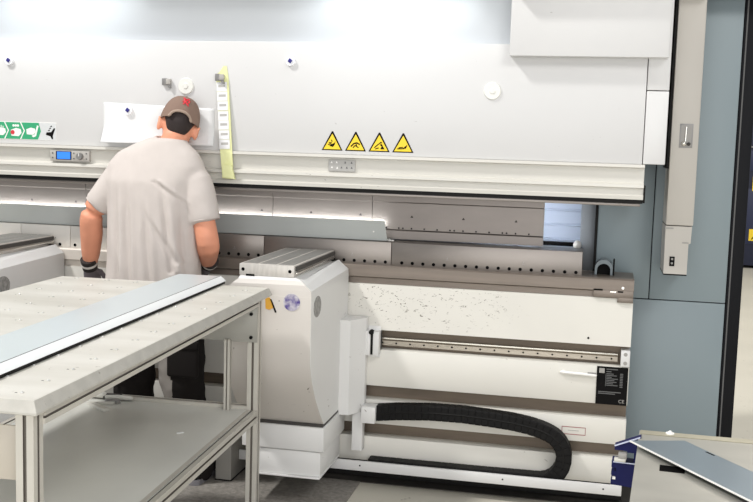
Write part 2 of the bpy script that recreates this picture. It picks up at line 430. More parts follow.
for x, z in ((-1.192,1.530),(-1.168,1.530),(-1.128,1.530),(-1.098,1.530),(-1.19,1.507),(-1.165,1.505),(-1.145,1.507),(-1.12,1.507),(-1.097,1.507)):
    flat_poly(b, [(x-.005,z-.004),(x+.005,z-.004),(x,z+.006)], yy, .0005, mi=1 if x < -1.16 else 2)
P('symbol_plate', b, [PLATEG, PWHITE, DGREYP], sm=False, label='small grey plate with rows of symbols')
# green hand-safety sign on the left
b = BM(); y = PY
box(b, -3.02, -2.574, y-.0014, y, 1.588, 1.673, mi=1)
box(b, -3.018, -2.576, y-.0018, y-.0013, 1.590, 1.671, mi=4)
yy = y-.0018
flat_poly(b, [(-3.018,1.590),(-2.672,1.590),(-2.656,1.6305),(-2.668,1.671),(-3.018,1.671)], yy, .0004, mi=0)
yy -= .0004
for x in (-2.922, -2.838, -2.752):
    flat_poly(b, [(x-.016,1.671),(x-.010,1.671),(x+.010,1.631),(x-.010,1.590),(x-.016,1.590),(x+.004,1.631)], yy, .0004, mi=1)
def hand_icon(cx, cz, s, fl=1):
    flat_poly(b, [(cx-.02*s,cz-.016*s),(cx+.014*s,cz-.018*s),(cx+.028*s*fl,cz-.004*s),(cx+.024*s*fl,cz+.012*s),(cx+.002*s,cz+.017*s),(cx-.022*s,cz+.008*s)], yy, .0004, mi=1)
hand_icon(-2.875, 1.626, 1.1); disc(b, -2.892, 1.626, yy-.0004, .009, mi=2, t=.0004)
for k in range(3): box(b, -2.882+k*.010, -2.878+k*.010, yy-.0004, yy, 1.642, 1.660-k*.004, mi=1)
hand_icon(-2.792, 1.624, 1.15); disc(b, -2.808, 1.622, yy-.0004, .011, mi=2, t=.0004)
for k in range(3): disc(b, -2.803+k*.012, 1.655, yy, .006, mi=1, t=.0004)
hand_icon(-2.712, 1.630, 1.0)
flat_poly(b, [(-2.706,1.607),(-2.696,1.600),(-2.682,1.606),(-2.668,1.656),(-2.677,1.658),(-2.690,1.614)], yy, .0004, mi=1)
flat_poly(b, [(-2.630,1.614),(-2.606,1.608),(-2.598,1.594),(-2.591,1.595),(-2.593,1.610),(-2.580,1.645),(-2.586,1.648),(-2.601,1.628),(-2.626,1.626)], yy, .0004, mi=3)
for k in range(3): flat_poly(b, [(-2.620+k*.006,1.632+k*.010),(-2.608+k*.006,1.634+k*.010),(-2.612+k*.006,1.640+k*.010)], yy, .0004, mi=3)
P('safety_sign', b, [GREEN, PWHITE, RED, BLK, mat('sign_face', (206,208,208), .5)], sm=False, label='green strip sign with white hand icons and red dots')
# small control display
b = BM(); y = PY+.002
box(b, -2.600, -2.394, y-.018, y+.003, 1.490, 1.542, bev=.003); P_disp = P('display_unit', b, KNOBG, label='small grey control display')
b = BM(); box(b, -2.568, -2.487, y-.0195, y-.0178, 1.498, 1.538, mi=1); box(b, -2.562, -2.492, y-.0202, y-.0194, 1.501, 1.535)
P('screen', b, [LCD, BLK], parent=P_disp, label='lit blue screen')
b = BM(); cyl(b, (-2.440,y-.018,1.516), (-2.440,y-.034,1.516), .017, .015, seg=24); box(b, -2.4415,-2.4385, y-.0355, y-.0338, 1.516, 1.530, mi=1); P('dial', b, [CLIPG, PWHITE], parent=P_disp)
for x, z in ((-2.586,1.528),(-2.586,1.506),(-2.474,1.530),(-2.474,1.504),(-2.408,1.530),(-2.408,1.504)):
    b = BM(); disc(b, x, z, y-.018, .0035, t=.002); P('button', b, DGREYP, parent=P_disp)
# round blind caps
for x, z in ((-1.907,1.862), (-.469,1.867)):
    b = BM(); cyl(b, (x,PY,z), (x,PY-.007,z), .039, .036, seg=28); cyl(b, (x,PY-.007,z), (x,PY-.010,z), .014, .012, seg=6, mi=0)
    P('blind_cap', b, mat('cap_ivory', (226,225,219), .45))

# side cabinet, light arm and right-hand frame
b = BM(); box(b, .272, .616, 5.0, 5.9, .927, 2.45, bev=.003); P('cabinet_panel', b, BLUEG, label='blue-grey upper cabinet panel')
b = BM(); box(b, .016, .268, 5.0, 5.9, .927, 2.45, bev=.003); P('cabinet_panel', b, BLUEG, label='blue-grey narrow cabinet panel')
b = BM(); box(b, .016, .616, 5.0, 5.9, .03, .923, bev=.003); P('cabinet_panel', b, BLUEG, label='blue-grey lower cabinet panel')
b = BM(); box(b, .012, .62, 5.012, 5.88, .02, 2.44); P('cabinet_core', b, SIDEBLK)
b = BM(); box(b, .004, .0155, 4.99, 5.2, .6, 2.3); P('panel_seal', b, BLACK)
b = BM(); box(b, .618, .686, 5.0, 5.95, 0, 2.7, bev=.004); box(b, .628, .634, 4.996, 5.001, 0, 2.7, mi=1); P('side_frame_or_added_header', b, [SIDEBLK, DGREYP])
b = BM(); box(b, .44, .80, 4.87, 5.9, 2.325, 2.7); P('side_frame_or_added_header', b, SIDEBLK)  # unseen header added to shade the top of the cabinet
b = BM()
box(b, .311, .428, 4.74, 4.985, 1.30, 2.7, bev=.004)
prism(b, [(.311,1.296),(.424,1.296),(.422,1.222),(.413,1.218),(.413,1.082),(.313,1.082)], 'y', 4.743, 4.985)
box(b, .306, .434, 4.666, 4.76, 2.302, 2.7)  # unseen lip added to cast shade on the arm's top
arm = P('guard_arm', b, ARMG, label='slim warm grey vertical guard arm')
b = BM(); box(b, .300, .3095, 4.76, 4.98, 1.55, 2.7); P('arm_gap_seal', b, BLACK)
b = BM(); box(b, .346, .403, 4.7375, 4.741, 1.643, 1.748, bev=.001); box(b, .352, .397, 4.736, 4.739, 1.650, 1.742, mi=1)
P('latch_plate', b, [CLIPG, GREYP], parent=arm)
b = BM(); cyl(b, (.372,4.735,1.66), (.374,4.735,1.735), .005, seg=10); sph(b, (.366,4.733,1.662), .012, mi=0, seg=12); sph(b, (.387,4.733,1.660), .008, mi=1, seg=12)
P('latch', b, [BRIGHT, HANDD], parent=arm)
b = BM(); box(b, .336, .358, 4.740, 4.7432, 1.117, 1.160); disc(b, .347, 1.149, 4.740, .005, mi=1); disc(b, .347, 1.130, 4.740, .005, mi=1); P('socket', b, [BLK, GREYP], parent=arm)
for a in ((.313,.345,1.283,1.289), (.386,.413,1.221,1.226)):
    b = BM(); box(b, a[0], a[1], 4.7405, 4.744, a[2], a[3]); P('cover_tab', b, GREYP, parent=arm)
b = BM(); box(b, .313, .413, 4.742, 4.985, 1.076, 1.0815); P('arm_foot_seal', b, BLACK, parent=arm)
# grey hooded sensor at the end of the bed
b = BM()
arc = [(.053+.040*math.cos(a), 1.083+.040*math.sin(a)) for a in [PI*k/10 for k in range(11)]]
inn = [(.053+.030*math.cos(a), 1.075+.030*math.sin(a)) for a in [PI*k/10 for k in range(10,-1,-1)]]
prism(b, arc+[(.013,1.053)]+[(.023,1.053)]+inn+[(.083,1.053),(.093,1.053)], 'y', 4.80, 4.90)
box(b, .020, .086, 4.83, 4.90, 1.053, 1.108, mi=1); tube(b, [(.097,4.80,1.055),(.097,4.80,1.128)], .004, seg=8, mi=1)
P('sensor_hood', b, [mat('sensor_grey', (112,122,126), .45), BLK])
# backgauge seen through the open end of the tool gap
b = BM(); box(b, -.26, -.075, 5.05, 5.09, 1.152, 1.170, bev=.002); box(b, -.26, -.065, 5.05, 5.1, 1.10, 1.146, mi=1); P('backgauge_bar', b, [BLK, WHITE])
b = BM(); sph(b, (-.075,5.045,1.162), (.020,.02,.022), seg=16); P('backgauge_finger', b, PWHITE)
b = BM()
prism(b, sum([[(5.34+.0, 1.0+k*.075),(5.330, 1.004+k*.075),(5.330,1.010+k*.075),(5.34,1.016+k*.075)] for k in range(10)], [])+[(5.40,1.75),(5.40,1.0)], 'x', -1.6, -.035)
P('rear_shutter', b, SHUT)
b = BM(); box(b, -.064, .008, 5.10, 5.24, .0, 2.0, bev=.004); P('rear_column', b, COLG)
# lamp bar added behind the die line to go with the halo light
b = BM(); box(b, XL, -.93, 4.80, 4.815, 1.1595, 1.165); P('added_lamp_bar', b, PWHITE)

# ------------------------------------------------------------------ workpiece in the press
b = BM()
prism(b, [(4.862,1.1618),(4.770,1.1625),(4.742,1.258),(4.744,1.2586),(4.772,1.1640),(4.862,1.1636)], 'x', -3.045, -.955)
# slanted end: shear the outer end of the flange inward
for v in b.verts:
    if v.co.x < -2: v.co.x += max(0, 1.26-v.co.z)*.25
    if v.co.x > -1.2: v.co.x -= max(0, (v.co.z-1.1636))*.12
disc(b, -1.02, 1.205, 4.7570, .004, mi=1)
single('sheet_metal_blank', b, [GALV, PWHITE], 'long grey bent sheet metal strip clamped in the press behind the worker', 'sheet metal')

# ------------------------------------------------------------------ support carriages
def carriage(dx, label):
    T = Thing('support_carriage', label, 'machine carriage', (-1.30+dx, 4.35, .1), 0, 'support carriages on the guide rail')
    def q(name, bm, m, parent=None, lab=None, sm=True):
        bmesh.ops.translate(bm, verts=bm.verts, vec=(dx,0,0)); return T.part(name, bm, m, parent, lab, sm)
    b = BM()
    box(b, -1.445, -1.205, 4.075, 4.735, 1.060, 1.109, bev=.003)
    for x0, x1 in ((-1.434,-1.372),(-1.361,-1.292),(-1.281,-1.216)): box(b, x0, x1, 4.098, 4.732, 1.106, 1.1102, bev=.0005, mi=2)
    for x in (-1.428, -1.224): disc(b, x, 1.085, 4.0752, .0075, mi=1)
    box(b, -1.415, -1.378, 4.0735, 4.08, 1.058, 1.066, mi=1)
    q('support_table', b, [SLAB, HOLE, mat('slab_ground_strip', (142,140,136), .38, metal=.35, var=.12, scale=14, stretch=(6,.5,1))], lab='grooved aluminium support table')
    b = BM(); box(b, -1.204, -1.197, 4.09, 4.73, 1.074, 1.080, bev=.001); box(b, -1.206, -1.199, 4.09, 4.73, 1.086, 1.104, mi=1); q('side_slot_strip', b, [BRIGHT, HANDD])
    # hood: side profile (Y,Z) swept in X with chamfered shoulders
    prof = [(4.045,.985),(4.047,.80),(4.052,.70),(4.085,.62),(4.15,.53),(4.225,.45),(4.295,.385),(4.60,.385),(4.66,.45),(4.69,.60),(4.69,1.0)]
    prof2 = prof
    b = BM(); prism(b, prof, 'x', -1.490, -1.120)
    q('hood', b, CARR)
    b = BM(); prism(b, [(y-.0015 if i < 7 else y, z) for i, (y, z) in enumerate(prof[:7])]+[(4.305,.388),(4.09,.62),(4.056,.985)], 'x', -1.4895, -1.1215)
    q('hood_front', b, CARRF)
    b = BM()     # sloped shoulders up to the support table
    lo = [(-1.490,4.045,.985),(-1.120,4.045,.985),(-1.120,4.69,1.0),(-1.490,4.69,1.0)]
    m1 = [(-1.488,4.0455,1.008),(-1.122,4.0455,1.012),(-1.122,4.69,1.030),(-1.488,4.69,1.028)]
    m2 = [(-1.464,4.047,1.030),(-1.146,4.047,1.034),(-1.146,4.69,1.050),(-1.464,4.69,1.050)]
    m3 = [(-1.442,4.056,1.048),(-1.168,4.056,1.050),(-1.168,4.69,1.070),(-1.442,4.69,1.066)]
    m4 = [(-1.440,4.080,1.060),(-1.200,4.080,1.0605),(-1.200,4.69,1.0605),(-1.440,4.69,1.0605)]
    loft(b, [[Vector(p) for p in r] for r in (lo, m1, m2, m3, m4)]); 
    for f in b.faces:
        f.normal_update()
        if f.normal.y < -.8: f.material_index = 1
    q('hood_shoulder', b, [CARR, CARRF], sm=False)
    b = BM(); box(b, -1.492, -1.114, 4.275, 4.66, .262, .372, bev=.005); q('upper_skirt', b, CARR)
    b = BM(); box(b, -1.475, -1.130, 4.285, 4.64, .146, .258, bev=.005); box(b, -1.470, -1.128, 4.272, 4.635, .138, .146, bev=.002); q('lower_skirt', b, CARR)
    b = BM(); box(b, -1.485, -1.122, 4.285, 4.64, .372, .386); q('skirt_seal', b, HANDD)
    b = BM(); prism(b, [(-1.120,4.555),(-1.073,4.555),(-1.020,4.655),(-1.020,4.695),(-1.120,4.695)], 'z', .362, .808); q('side_bracket', b, CARR, sm=False)
    b = BM(); box(b, -1.073, -1.022, 4.64, 4.695, .17, .36, bev=.003); q('carrier_post', b, CARR)
    b = BM(); box(b, -1.0195, -.958, 4.696, 4.732, .615, .765, bev=.002); q('runner_plate', b, CARR)
    b = BM(); box(b, -1.0215, -.955, 4.60, 4.68, .318, .396, bev=.003); q('chain_bracket', b, CARR)
    b = BM(); box(b, -1.0215, -1.000, 4.655, 4.73, .630, .745, bev=.003); box(b, -.987, -.958, 4.655, 4.73, .630, .745, bev=.004); q('runner_block', b, CARR)
    b = BM(); box(b, -1.0, -.987, 4.668, 4.73, .632, .738); cyl(b, (-.995,4.652,.741), (-.995,4.67,.741), .012); q('runner_seal', b, BLACK)
    b = BM(); y = 4.0435
    disc(b, -1.204, .962, y, .036, t=.0012, seg=28); q('round_sticker', b, STICK, lab='round silver and violet sticker')
    b = BM(); flat_poly(b, [(-1.318,.972),(-1.300,.978),(-1.288,.960),(-1.282,.935),(-1.300,.925),(-1.316,.93)], y, .0012); flat_poly(b, [(-1.298,.972),(-1.291,.970),(-1.268,.917),(-1.275,.914)], y, .0012, mi=1)
    q('warning_sticker', b, [STICKO, BLK], lab='worn orange warning sticker')
    b = BM(); cyl(b, (-1.1202,4.14,.93), (-1.1188,4.14,.93), 1, seg=24)
    for v in b.verts: v.co.y = 4.14+(v.co.y-4.14)*.058; v.co.z = .935+(v.co.z-.93)*.045
    q('side_sticker', b, OVAL, lab='worn grey oval sticker')
    return T
carriage(0, 'white support carriage with round violet sticker right of the worker')
carriage(-1.465, 'white support carriage at the far left edge beside the worker')

# ------------------------------------------------------------------ cable chain
def chain_path():
    pts = [(-.985,.356),(-.86,.372),(-.70,.384),(-.55,.385),(-.42,.378),(-.32,.370),(-.24,.358),(-.19,.345)]
    cx, cz, r = -.195, .222, .118
    for k in range(1, 14):
        a = math.radians(76 - k*12.8); pts.append((cx+r*math.cos(a)*.98, cz+r*math.sin(a)))
    pts += [(-.28,.1035),(-.45,.102),(-.7,.102),(-1.0,.102)]
    return pts
def resample(pts, step):
    out = [Vector((p[0],p[1])) for p in pts]; res = [out[0].copy()]; d = step
    for a, c in zip(out[:-1], out[1:]):
        L = (c-a).length
        while d <= L: res.append(a+(c-a)*(d/L)); d += step
        d -= L
    return res
cp = resample(chain_path(), .031)
T = Thing('cable_chain', 'black cable drag chain looping along the lower machine bed', 'cable chain', (-.5, 4.66, .09))
b = BM(); h = .0355; rings = []
def chain_ring(p, n, hh, k):
    prof = ((4.690,1.0),(4.690,-1.0),(4.631,-1.0),(4.6285,-.80),(4.6285,.80),(4.631,1.0))
    return [Vector((p.x+n.x*hh*g*k, y+(.002 if k < 1 and y < 4.65 else 0), p.y+n.y*hh*g*k)) for y, g in prof]
for i in range(len(cp)):
    t = (cp[min(i+1, len(cp)-1)]-cp[max(i-1, 0)]).normalized(); n = Vector((-t.y, t.x))
    for o_, k in ((-.0018,1.0),(-.0008,.955),(.0008,.955),(.0018,1.0)): rings.append(chain_ring(cp[i]+t*o_, n, h, k))
loft(b, rings)
T.part('chain_links', b, CHAIN, sm=False)
b = BM(); tube(b, [(p.x, 4.632, p.y) for p in [cp[i]+Vector((0,0)) for i in range(0, int(len(cp)*.55))]], .006, seg=6); T.part('cable', b, BLACK)

# ------------------------------------------------------------------ papers, magnets and clips on the ram cover
def magnet(x, z, label, y=PY):
    T = Thing('magnet', label, 'magnet', (x, y, z-.02), 0, 'blue and white magnets on the ram cover')
    b = BM(); cyl(b, (x,y,z), (x,y-.012,z), .023, .021, seg=24); T.part('base', b, MAGW)
    b = BM(); M = Matrix.Rotation(PI/5, 4, 'Y')
    box(b, -.0085, .0085, -.017, -.011, -.0085, .0085, bev=.001)
    for v in b.verts: v.co = M @ v.co + Vector((x, y, z+.001))
    T.part('grip', b, MAGB)
magnet(-2.822, 1.968, 'white magnet with blue square, near left edge above the green sign')
magnet(-1.397, 1.984, 'white magnet with blue square, right of the yellow note strip')
magnet(-2.195, 1.742, 'white magnet with blue square pinning the large white paper', PY-.004)
# curled drawing
b = BM(); n = 16
def paper_pt(u, v):   # u across, v down
    x = -2.325 + .56*u; z = 1.778 - .018*u - .19*v
    y = PY-.0025 - .040*max(0, v-.55)**1.5*(1-u*.7)*3 - .004*math.sin(u*6)*v
    z += .02*max(0, v-.6)*(u*2)
    return Vector((x, y, z))
g = [[b.verts.new(paper_pt(i/n, j/n)) for i in range(n+1)] for j in range(n+1)]
for j in range(n):
    for i in range(n): b.faces.new((g[j][i], g[j+1][i], g[j+1][i+1], g[j][i+1]))
pp = single('paper_drawing', b, PAPER, 'large white paper with curled lower edge pinned behind the worker\'s head', 'paper')
pp.modifiers.new('thickness', 'SOLIDIFY').thickness = .0005
# yellow note strip
T = Thing('note_strip', 'long yellow paper strip with printed white labels hanging beside the worker', 'paper', (-1.71, PY, 1.44))
b = BM()
prism(b, [(-1.757,1.918),(-1.742,1.93),(-1.722,1.958),(-1.706,1.958),(-1.696,1.90),(-1.666,1.56),(-1.656,1.436),(-1.712,1.438),(-1.724,1.56),(-1.756,1.88)], 'y', PY-.0012, PY-.0022)
prism(b, [(-1.708,1.50),(-1.664,1.50),(-1.646,1.436),(-1.704,1.445)], 'y', PY-.0022, PY-.019)
NSB = b; NST = T
def drop(bm, extra=0):
    for v in bm.verts: v.co.y -= .0225*min(1, max(0, (1.90-v.co.z)/.34))+extra
zz = [1.862,1.818,1.774,1.728,1.685,1.640,1.596]
drop(NSB); NST.part('strip', NSB, NOTEY, sm=False)
for k, z in enumerate(zz):
    b = BM(); xc = -1.728+(1.88-z)*.092
    prism(b, [(xc-.026,z-.0222),(xc+.025,z-.0202),(xc+.023,z+.0222),(xc-.028,z+.0202)], 'y', PY-.0023, PY-.0029)
    prism(b, [(xc-.018,z-.003),(xc+.016,z-.0015),(xc+.016,z+.0095),(xc-.018,z+.008)], 'y', PY-.0029, PY-.0033, mi=1)
    drop(b, .0016); T.part('printed_label', b, [PAPER, mat('print_light', (176,174,170), .6)], sm=False)
def clip(x, z, label, y):
    T = Thing('magnetic_clip', label, 'clip', (x, y, z-.02), 0, 'grey clips on the ram cover')
    b = BM(); box(b, x-.020, x+.004, y-.014, y, z-.016, z+.016, bev=.002); T.part('body', b, CLIPG)
    b = BM(); box(b, x+.002, x+.024, y-.020, y-.001, z-.012, z+.014, bev=.003); T.part('jaw', b, KNOBG)
    b = BM(); prism(b, [(x+.006,z-.012),(x+.022,z-.012),(x+.026,z-.03),(x+.016,z-.03)], 'y', y-.016, y-.006); T.part('lever', b, CLIPG)
clip(-2.003, 1.880, 'grey magnetic clip left of the round cap above the worker', PY)
clip(-1.738, 1.905, 'grey magnetic clip holding the top of the yellow strip', PY-.0032)

# ------------------------------------------------------------------ work table (local frame: x across, y towards the machine)
TH = math.radians(1.55)
W = Thing('work_table', 'pale worn work table with ball studs and lower shelf in the foreground', 'table', (-1.7064, 3.0150, 0), TH, local=True)
wx, wy = .45, .935
b = BM()
rt = lambda x, y, z: [Vector((-x,-y,z)), Vector((x,-y,z)), Vector((x,y,z)), Vector((-x,y,z))]
loft(b, [rt(wx+.012, wy+.012, .996), rt(wx+.015, wy+.015, .998), rt(wx+.015, wy+.015, 1.003), rt(wx+.002, wy+.002, 1.029), rt(wx-.003, wy-.003, 1.030)])
for f in b.faces:
    f.normal_update()
    if abs(f.normal.z) < .95: f.material_index = 1
W.part('tabletop', b, [TABLE, mat('table_edge_shaded_scuffed', (182,179,171), .45, var=.10, scale=22, speck=((150,146,138), 40, .66, (1,1,1)))], sm=False)  # greyer rim has shade put into its colour; the specks are scuffs
s = .045
for sx in (-1, 1):
    for sy in (-1, 1):
        b = BM(); cx, cy = sx*(wx-s/2-.002), sy*(wy-s/2-.002)
        profile_post(b, (cx,cy,.03), (cx,cy,.996), s, 'z')
        leg = W.part('leg', b, [ALU, SLOT], sm=False)
        b = BM(); cyl(b, (cx,cy,0.0), (cx,cy,.012), .03, .028, seg=20); cyl(b, (cx,cy,.012), (cx,cy,.03), .008, seg=12); W.part('foot', b, BLACK, parent=leg)
zs = .529
for sx in (-1, 1):
    b = BM(); profile_post(b, (sx*(wx-s/2-.002),-wy+s,zs-.022), (sx*(wx-s/2-.002),wy-s,zs-.022), s, 'y'); W.part('shelf_rail', b, [ALU, SLOT], sm=False)
for sy in (-1, 1):
    b = BM(); profile_post(b, (-wx+s,sy*(wy-s/2-.002),zs-.004), (wx-s,sy*(wy-s/2-.002),zs-.004), s*.8, 'x'); W.part('shelf_rail', b, [ALU, SLOT], sm=False)
b = BM(); box(b, -wx+.03, wx-.028, -wy+.03, wy-.034, zs-.004, zs, bev=.0015); W.part('shelf', b, SHELF)
for sy in (-1, 1):
    b = BM(); y0 = sy*(wy-.022)
    if sy > 0: box(b, -wx+.01, wx-.006, y0-.034, y0-.029, .812, .994, bev=.001)
    else: box(b, -wx+.05, wx-.05, y0+.004, y0+.009, .827, .958, bev=.001)
    e = W.part('end_plate', b, GUSSET if sy > 0 else mat('near_plate_beige', (184,176,163), .5))
    if sy > 0:
        for x in (-wx+.03, wx-.03):
            for z in (.832, .928):
                b = BM(); cyl(b, (x,y0-.034,z), (x,y0-.040,z), .007, seg=12); W.part('bolt', b, BLK, parent=e)
for sx in (-1, 1):
    b = BM(); profile_post(b, (sx*(wx-.012),-wy+.045,.979), (sx*(wx-.012),wy-.065,.979), .033, 'y'); W.part('top_rail', b, [ALU, SLOT], sm=False)
b = BM(); profile_post(b, (.305,wy-.06,zs), (.305,wy-.06,.82), .024, 'z'); W.part('support_post', b, [ALU, SLOT], sm=False)
for y0 in (-.885,-.76,-.63,-.5,-.37,-.225,-.088,.058,.2,.361,.514,.675,.83):
    for x in (.39,.275,.15,.03,-.09,-.22,-.36):
        y = y0+(.39-x)*.09
        b = BM(); cyl(b, (x,y,1.0298), (x,y,1.0312), .0085, .008, seg=12); sph(b, (x+.003,y,1.0308), (.0042,.0042,.0036), mi=1, seg=10)
        box(b, x-.015, x-.004, y-.0025, y+.0025, 1.0298, 1.0303, mi=2)
        W.part('ball_stud', b, [TABLE, CHROME, HANDD])
for c in W.o.children:                       # the frame tapers slightly under the plate
    if c.name.split('.')[0] in ('leg', 'shelf_rail', 'top_rail', 'end_plate', 'shelf'):
        for m in [c]+list(c.children):
            for v in m.data.vertices:
                if v.co.x > 0: v.co.x -= .020*max(0, (v.co.y+wy)/(2*wy))*min(1, v.co.x/.3)
# bent strip lying on the table
ST = Thing('bent_sheet_strip', 'long pale sheet metal strip with folded edge lying on the work table', 'sheet metal', (-1.716, 3.010, 1.030), math.radians(2.15), local=True)
# local coordinates of the strip: x from the table centre
b = BM(); y0, y1 = -1.06, .985
z = .030
prism(b, [(.072,.006),(.0735,.006),(.0745,z-.0015),(.2515,z-.0015),(.2515,z),(.073,z)], 'y', y0, y1)
ST.part('web', b, SHEET)
b = BM(); prism(b, [(.2525,z-.0018),(.2525,z-.0002),(.2560,z-.0010),(.2765,.0115),(.2755,.0103),(.2550,z-.0025)], 'y', y0, y1)
ST.part('folded_edge', b, mat('sheet_fold_lit', (236,238,238), .35, metal=.1))  # same sheet; brighter light on the fold put into its colour
b = BM(); prism(b, [(.2498,z-.003),(.2526,z-.003),(.2526,z+.0004),(.2498,z+.0004)], 'y', y0, y1); ST.part('fold_seam', b, HANDD)
b = BM(); box(b, .268, .2755, y0+.02, y1-.01, .0012, .0095); ST.part('shadow_gap_strip', b, BLACK)  # black strip drawn for the shadowed gap under the fold

# things lying on the shelf
def W2(x, y, z): return Matrix.Rotation(TH, 4, 'Z') @ Vector((x, y, z)) + Vector((-1.7064, 3.0150, 0))
zt = zs+.0005
T = Thing('utility_knife', 'pale handled hand tool lying on the table shelf near the worker\'s feet', 'hand tool', (-2.0, 3.90, zt))
b = BM(); tube(b, [(-2.095,3.90,zt+.017),(-2.02,3.895,zt+.019),(-1.965,3.89,zt+.017)], [.013,.018,.015], seg=12, flat=.9); T.part('handle', b, HANDW)
b = BM(); tube(b, [(-1.962,3.888,zt+.014),(-1.94,3.905,zt+.013),(-1.905,3.925,zt+.012)], [.012,.010,.006], seg=8); T.part('jaw', b, HANDD)
b = BM(); tube(b, [(-1.945,3.875,zt+.014),(-1.90,3.885,zt+.014),(-1.845,3.895,zt+.012)], [.009,.010,.009], seg=8); T.part('lever', b, HANDW)
b = BM(); prism(b, [(-1.990,3.790),(-1.965,3.796),(-1.860,3.728),(-1.870,3.712),(-1.883,3.712)], 'z', zt, zt+.012)
prism(b, [(-1.990,3.790),(-1.980,3.802),(-1.887,3.832),(-1.885,3.816)], 'z', zt, zt+.010)
single('steel_offcut', b, HANDW, 'small pale angled metal offcut in front of the hand tool on the shelf', 'offcut')
b = BM(); prism(b, [(-1.942,3.852),(-1.90,3.86),(-1.872,3.85),(-1.88,3.832),(-1.925,3.83)], 'z', zt, zt+.014)
single('metal_clip', b, CLIPG, 'small grey metal piece right of the offcut on the shelf', 'offcut')
b = BM(); p = W2(.245, .50, 0); prism(b, [(p.x-.012,p.y),(p.x+.008,p.y+.018),(p.x+.013,p.y+.013),(p.x-.005,p.y-.008)], 'z', zt, zt+.002)
single('paper_scrap', b, PAPER, 'tiny white scrap lying alone on the grey table shelf', 'scrap')

# ------------------------------------------------------------------ right-hand cart
CA = math.radians(-4.2)
CZ = .72
def BK(x): return x*.060      # far edge runs a little out of square
K = Thing('sheet_cart', 'grey topped cart with dark blue frame in the lower right corner', 'cart', (.18, 3.41, 0), CA, local=True)
# local origin at the far-left corner of the plate
b = BM(); prism(b, [(0,-1.05),(.62,-1.05),(.62,BK(.62)),(0,0)], 'z', CZ-.012, CZ)
K.part('cart_top', b, CART)
b = BM(); box(b, .070, .140, -.415, -.358, CZ-.001, CZ+.0012); K.part('grip_slot', b, HOLE)
b = BM(); prism(b, [(.004,-.045),(.62,BK(.62)-.045),(.62,BK(.62)-.002),(.004,-.002)], 'z', CZ+.0004, CZ+.0025); K.part('rear_strip', b, mat('cart_rear_strip', (176,170,150), .45, metal=.3, var=.15, scale=9))
b = BM(); cyl(b, (.096,-.012,CZ+.0025), (.096,-.012,CZ+.006), .014, .013, seg=20); sph(b, (.096,-.012,CZ+.006), (.007,.007,.007), seg=12); K.part('rivet_knob', b, PWHITE)
for (x, y) in ((.03,-.04),(.58,-.04),(.03,-1.0),(.58,-1.0)):
    b = BM(); box(b, x-.025, x+.025, y-.025, y+.025, 0, CZ-.012, bev=.003); K.part('leg', b, NAVY)
BZ = CZ+.028
bx0 = len(K.o.children)
b = BM()
prism(b, [(-.055,BZ-.060),(.012,BZ-.010),(.012,BZ-.13),(-.004,BZ-.132),(-.004,BZ-.085),(-.022,BZ-.085),(-.022,BZ-.078),(-.055,BZ-.078)], 'y', -.10, -.06)
prism(b, [(-.060,BZ-.122),(.012,BZ-.126),(.012,BZ-.235),(-.060,BZ-.228),(-.060,BZ-.205),(-.050,BZ-.205),(-.050,BZ-.185),(-.060,BZ-.185),(-.060,BZ-.168),(-.048,BZ-.168),(-.048,BZ-.150),(-.060,BZ-.150)], 'y', -.12, -.06)
br = K.part('side_bracket', b, NAVY, sm=False, label='dark blue notched bracket')
b = BM(); prism(b, [(-.056,BZ-.057),(.010,BZ-.008),(.010,BZ-.0125),(-.054,BZ-.061)], 'y', -.103, -.098); K.part('bracket_edge', b, mat('edge_pale_blue', (186,192,214), .4), parent=br)
b = BM(); box(b, -.056, .010, -.123, -.120, BZ-.126, BZ-.122); K.part('bracket_edge', b, mat('edge_pale_blue', (186,192,214), .4), parent=br)
b = BM(); box(b, -.044, -.022, -.12, -.09, BZ-.112, BZ-.084, bev=.002); box(b, -.054, -.024, -.124, -.10, BZ-.122, BZ-.108, bev=.002, mi=1); K.part('bracket_nut', b, [GREYP, HANDW], parent=br)
b = BM(); box(b, -.056, -.048, -.121, -.112, BZ-.204, BZ-.192, mi=0); K.part('stud', b, PWHITE, parent=br)
for c in list(K.o.children)[bx0:]:          # bracket sits a little left of the plate edge
    for v in c.data.vertices: v.co.x = v.co.x*1.2-.006; v.co.z = (BZ-.024)+(v.co.z-(BZ-.010))*.72
for c in br.children:
    for v in c.data.vertices: v.co.x = v.co.x*1.2-.006; v.co.z = (BZ-.024)+(v.co.z-(BZ-.010))*.72
# strip lying across the cart
dvec = Vector((.35,-.559,0)).normalized(); 
SX = Thing('bent_sheet_strip', 'blue grey sheet strip lying diagonally across the cart in the corner', 'sheet metal', (.1435, 3.215, CZ+.011), math.atan2(dvec.y, dvec.x), local=True)
b = BM()
wd = .169; L2 = 1.0
prism(b, [(0,.0),(L2,.0),(L2,wd),(.044,wd)], 'z', .006, .0075)
SX.part('web', b, mat('strip_blue_grey', (136,148,156), .32, metal=.5, var=.05))
b = BM(); prism(b, [(0,-.002),(L2,-.002),(L2,.0005),(0,.0005)], 'z', .0035, .0082); SX.part('lit_edge', b, PWHITE)  # white stands for light catching the strip's edge
b = BM(); box(b, .16, .20, wd*.92, wd*.97, -.006, .008, bev=.001); SX.part('edge_clip', b, BLK)

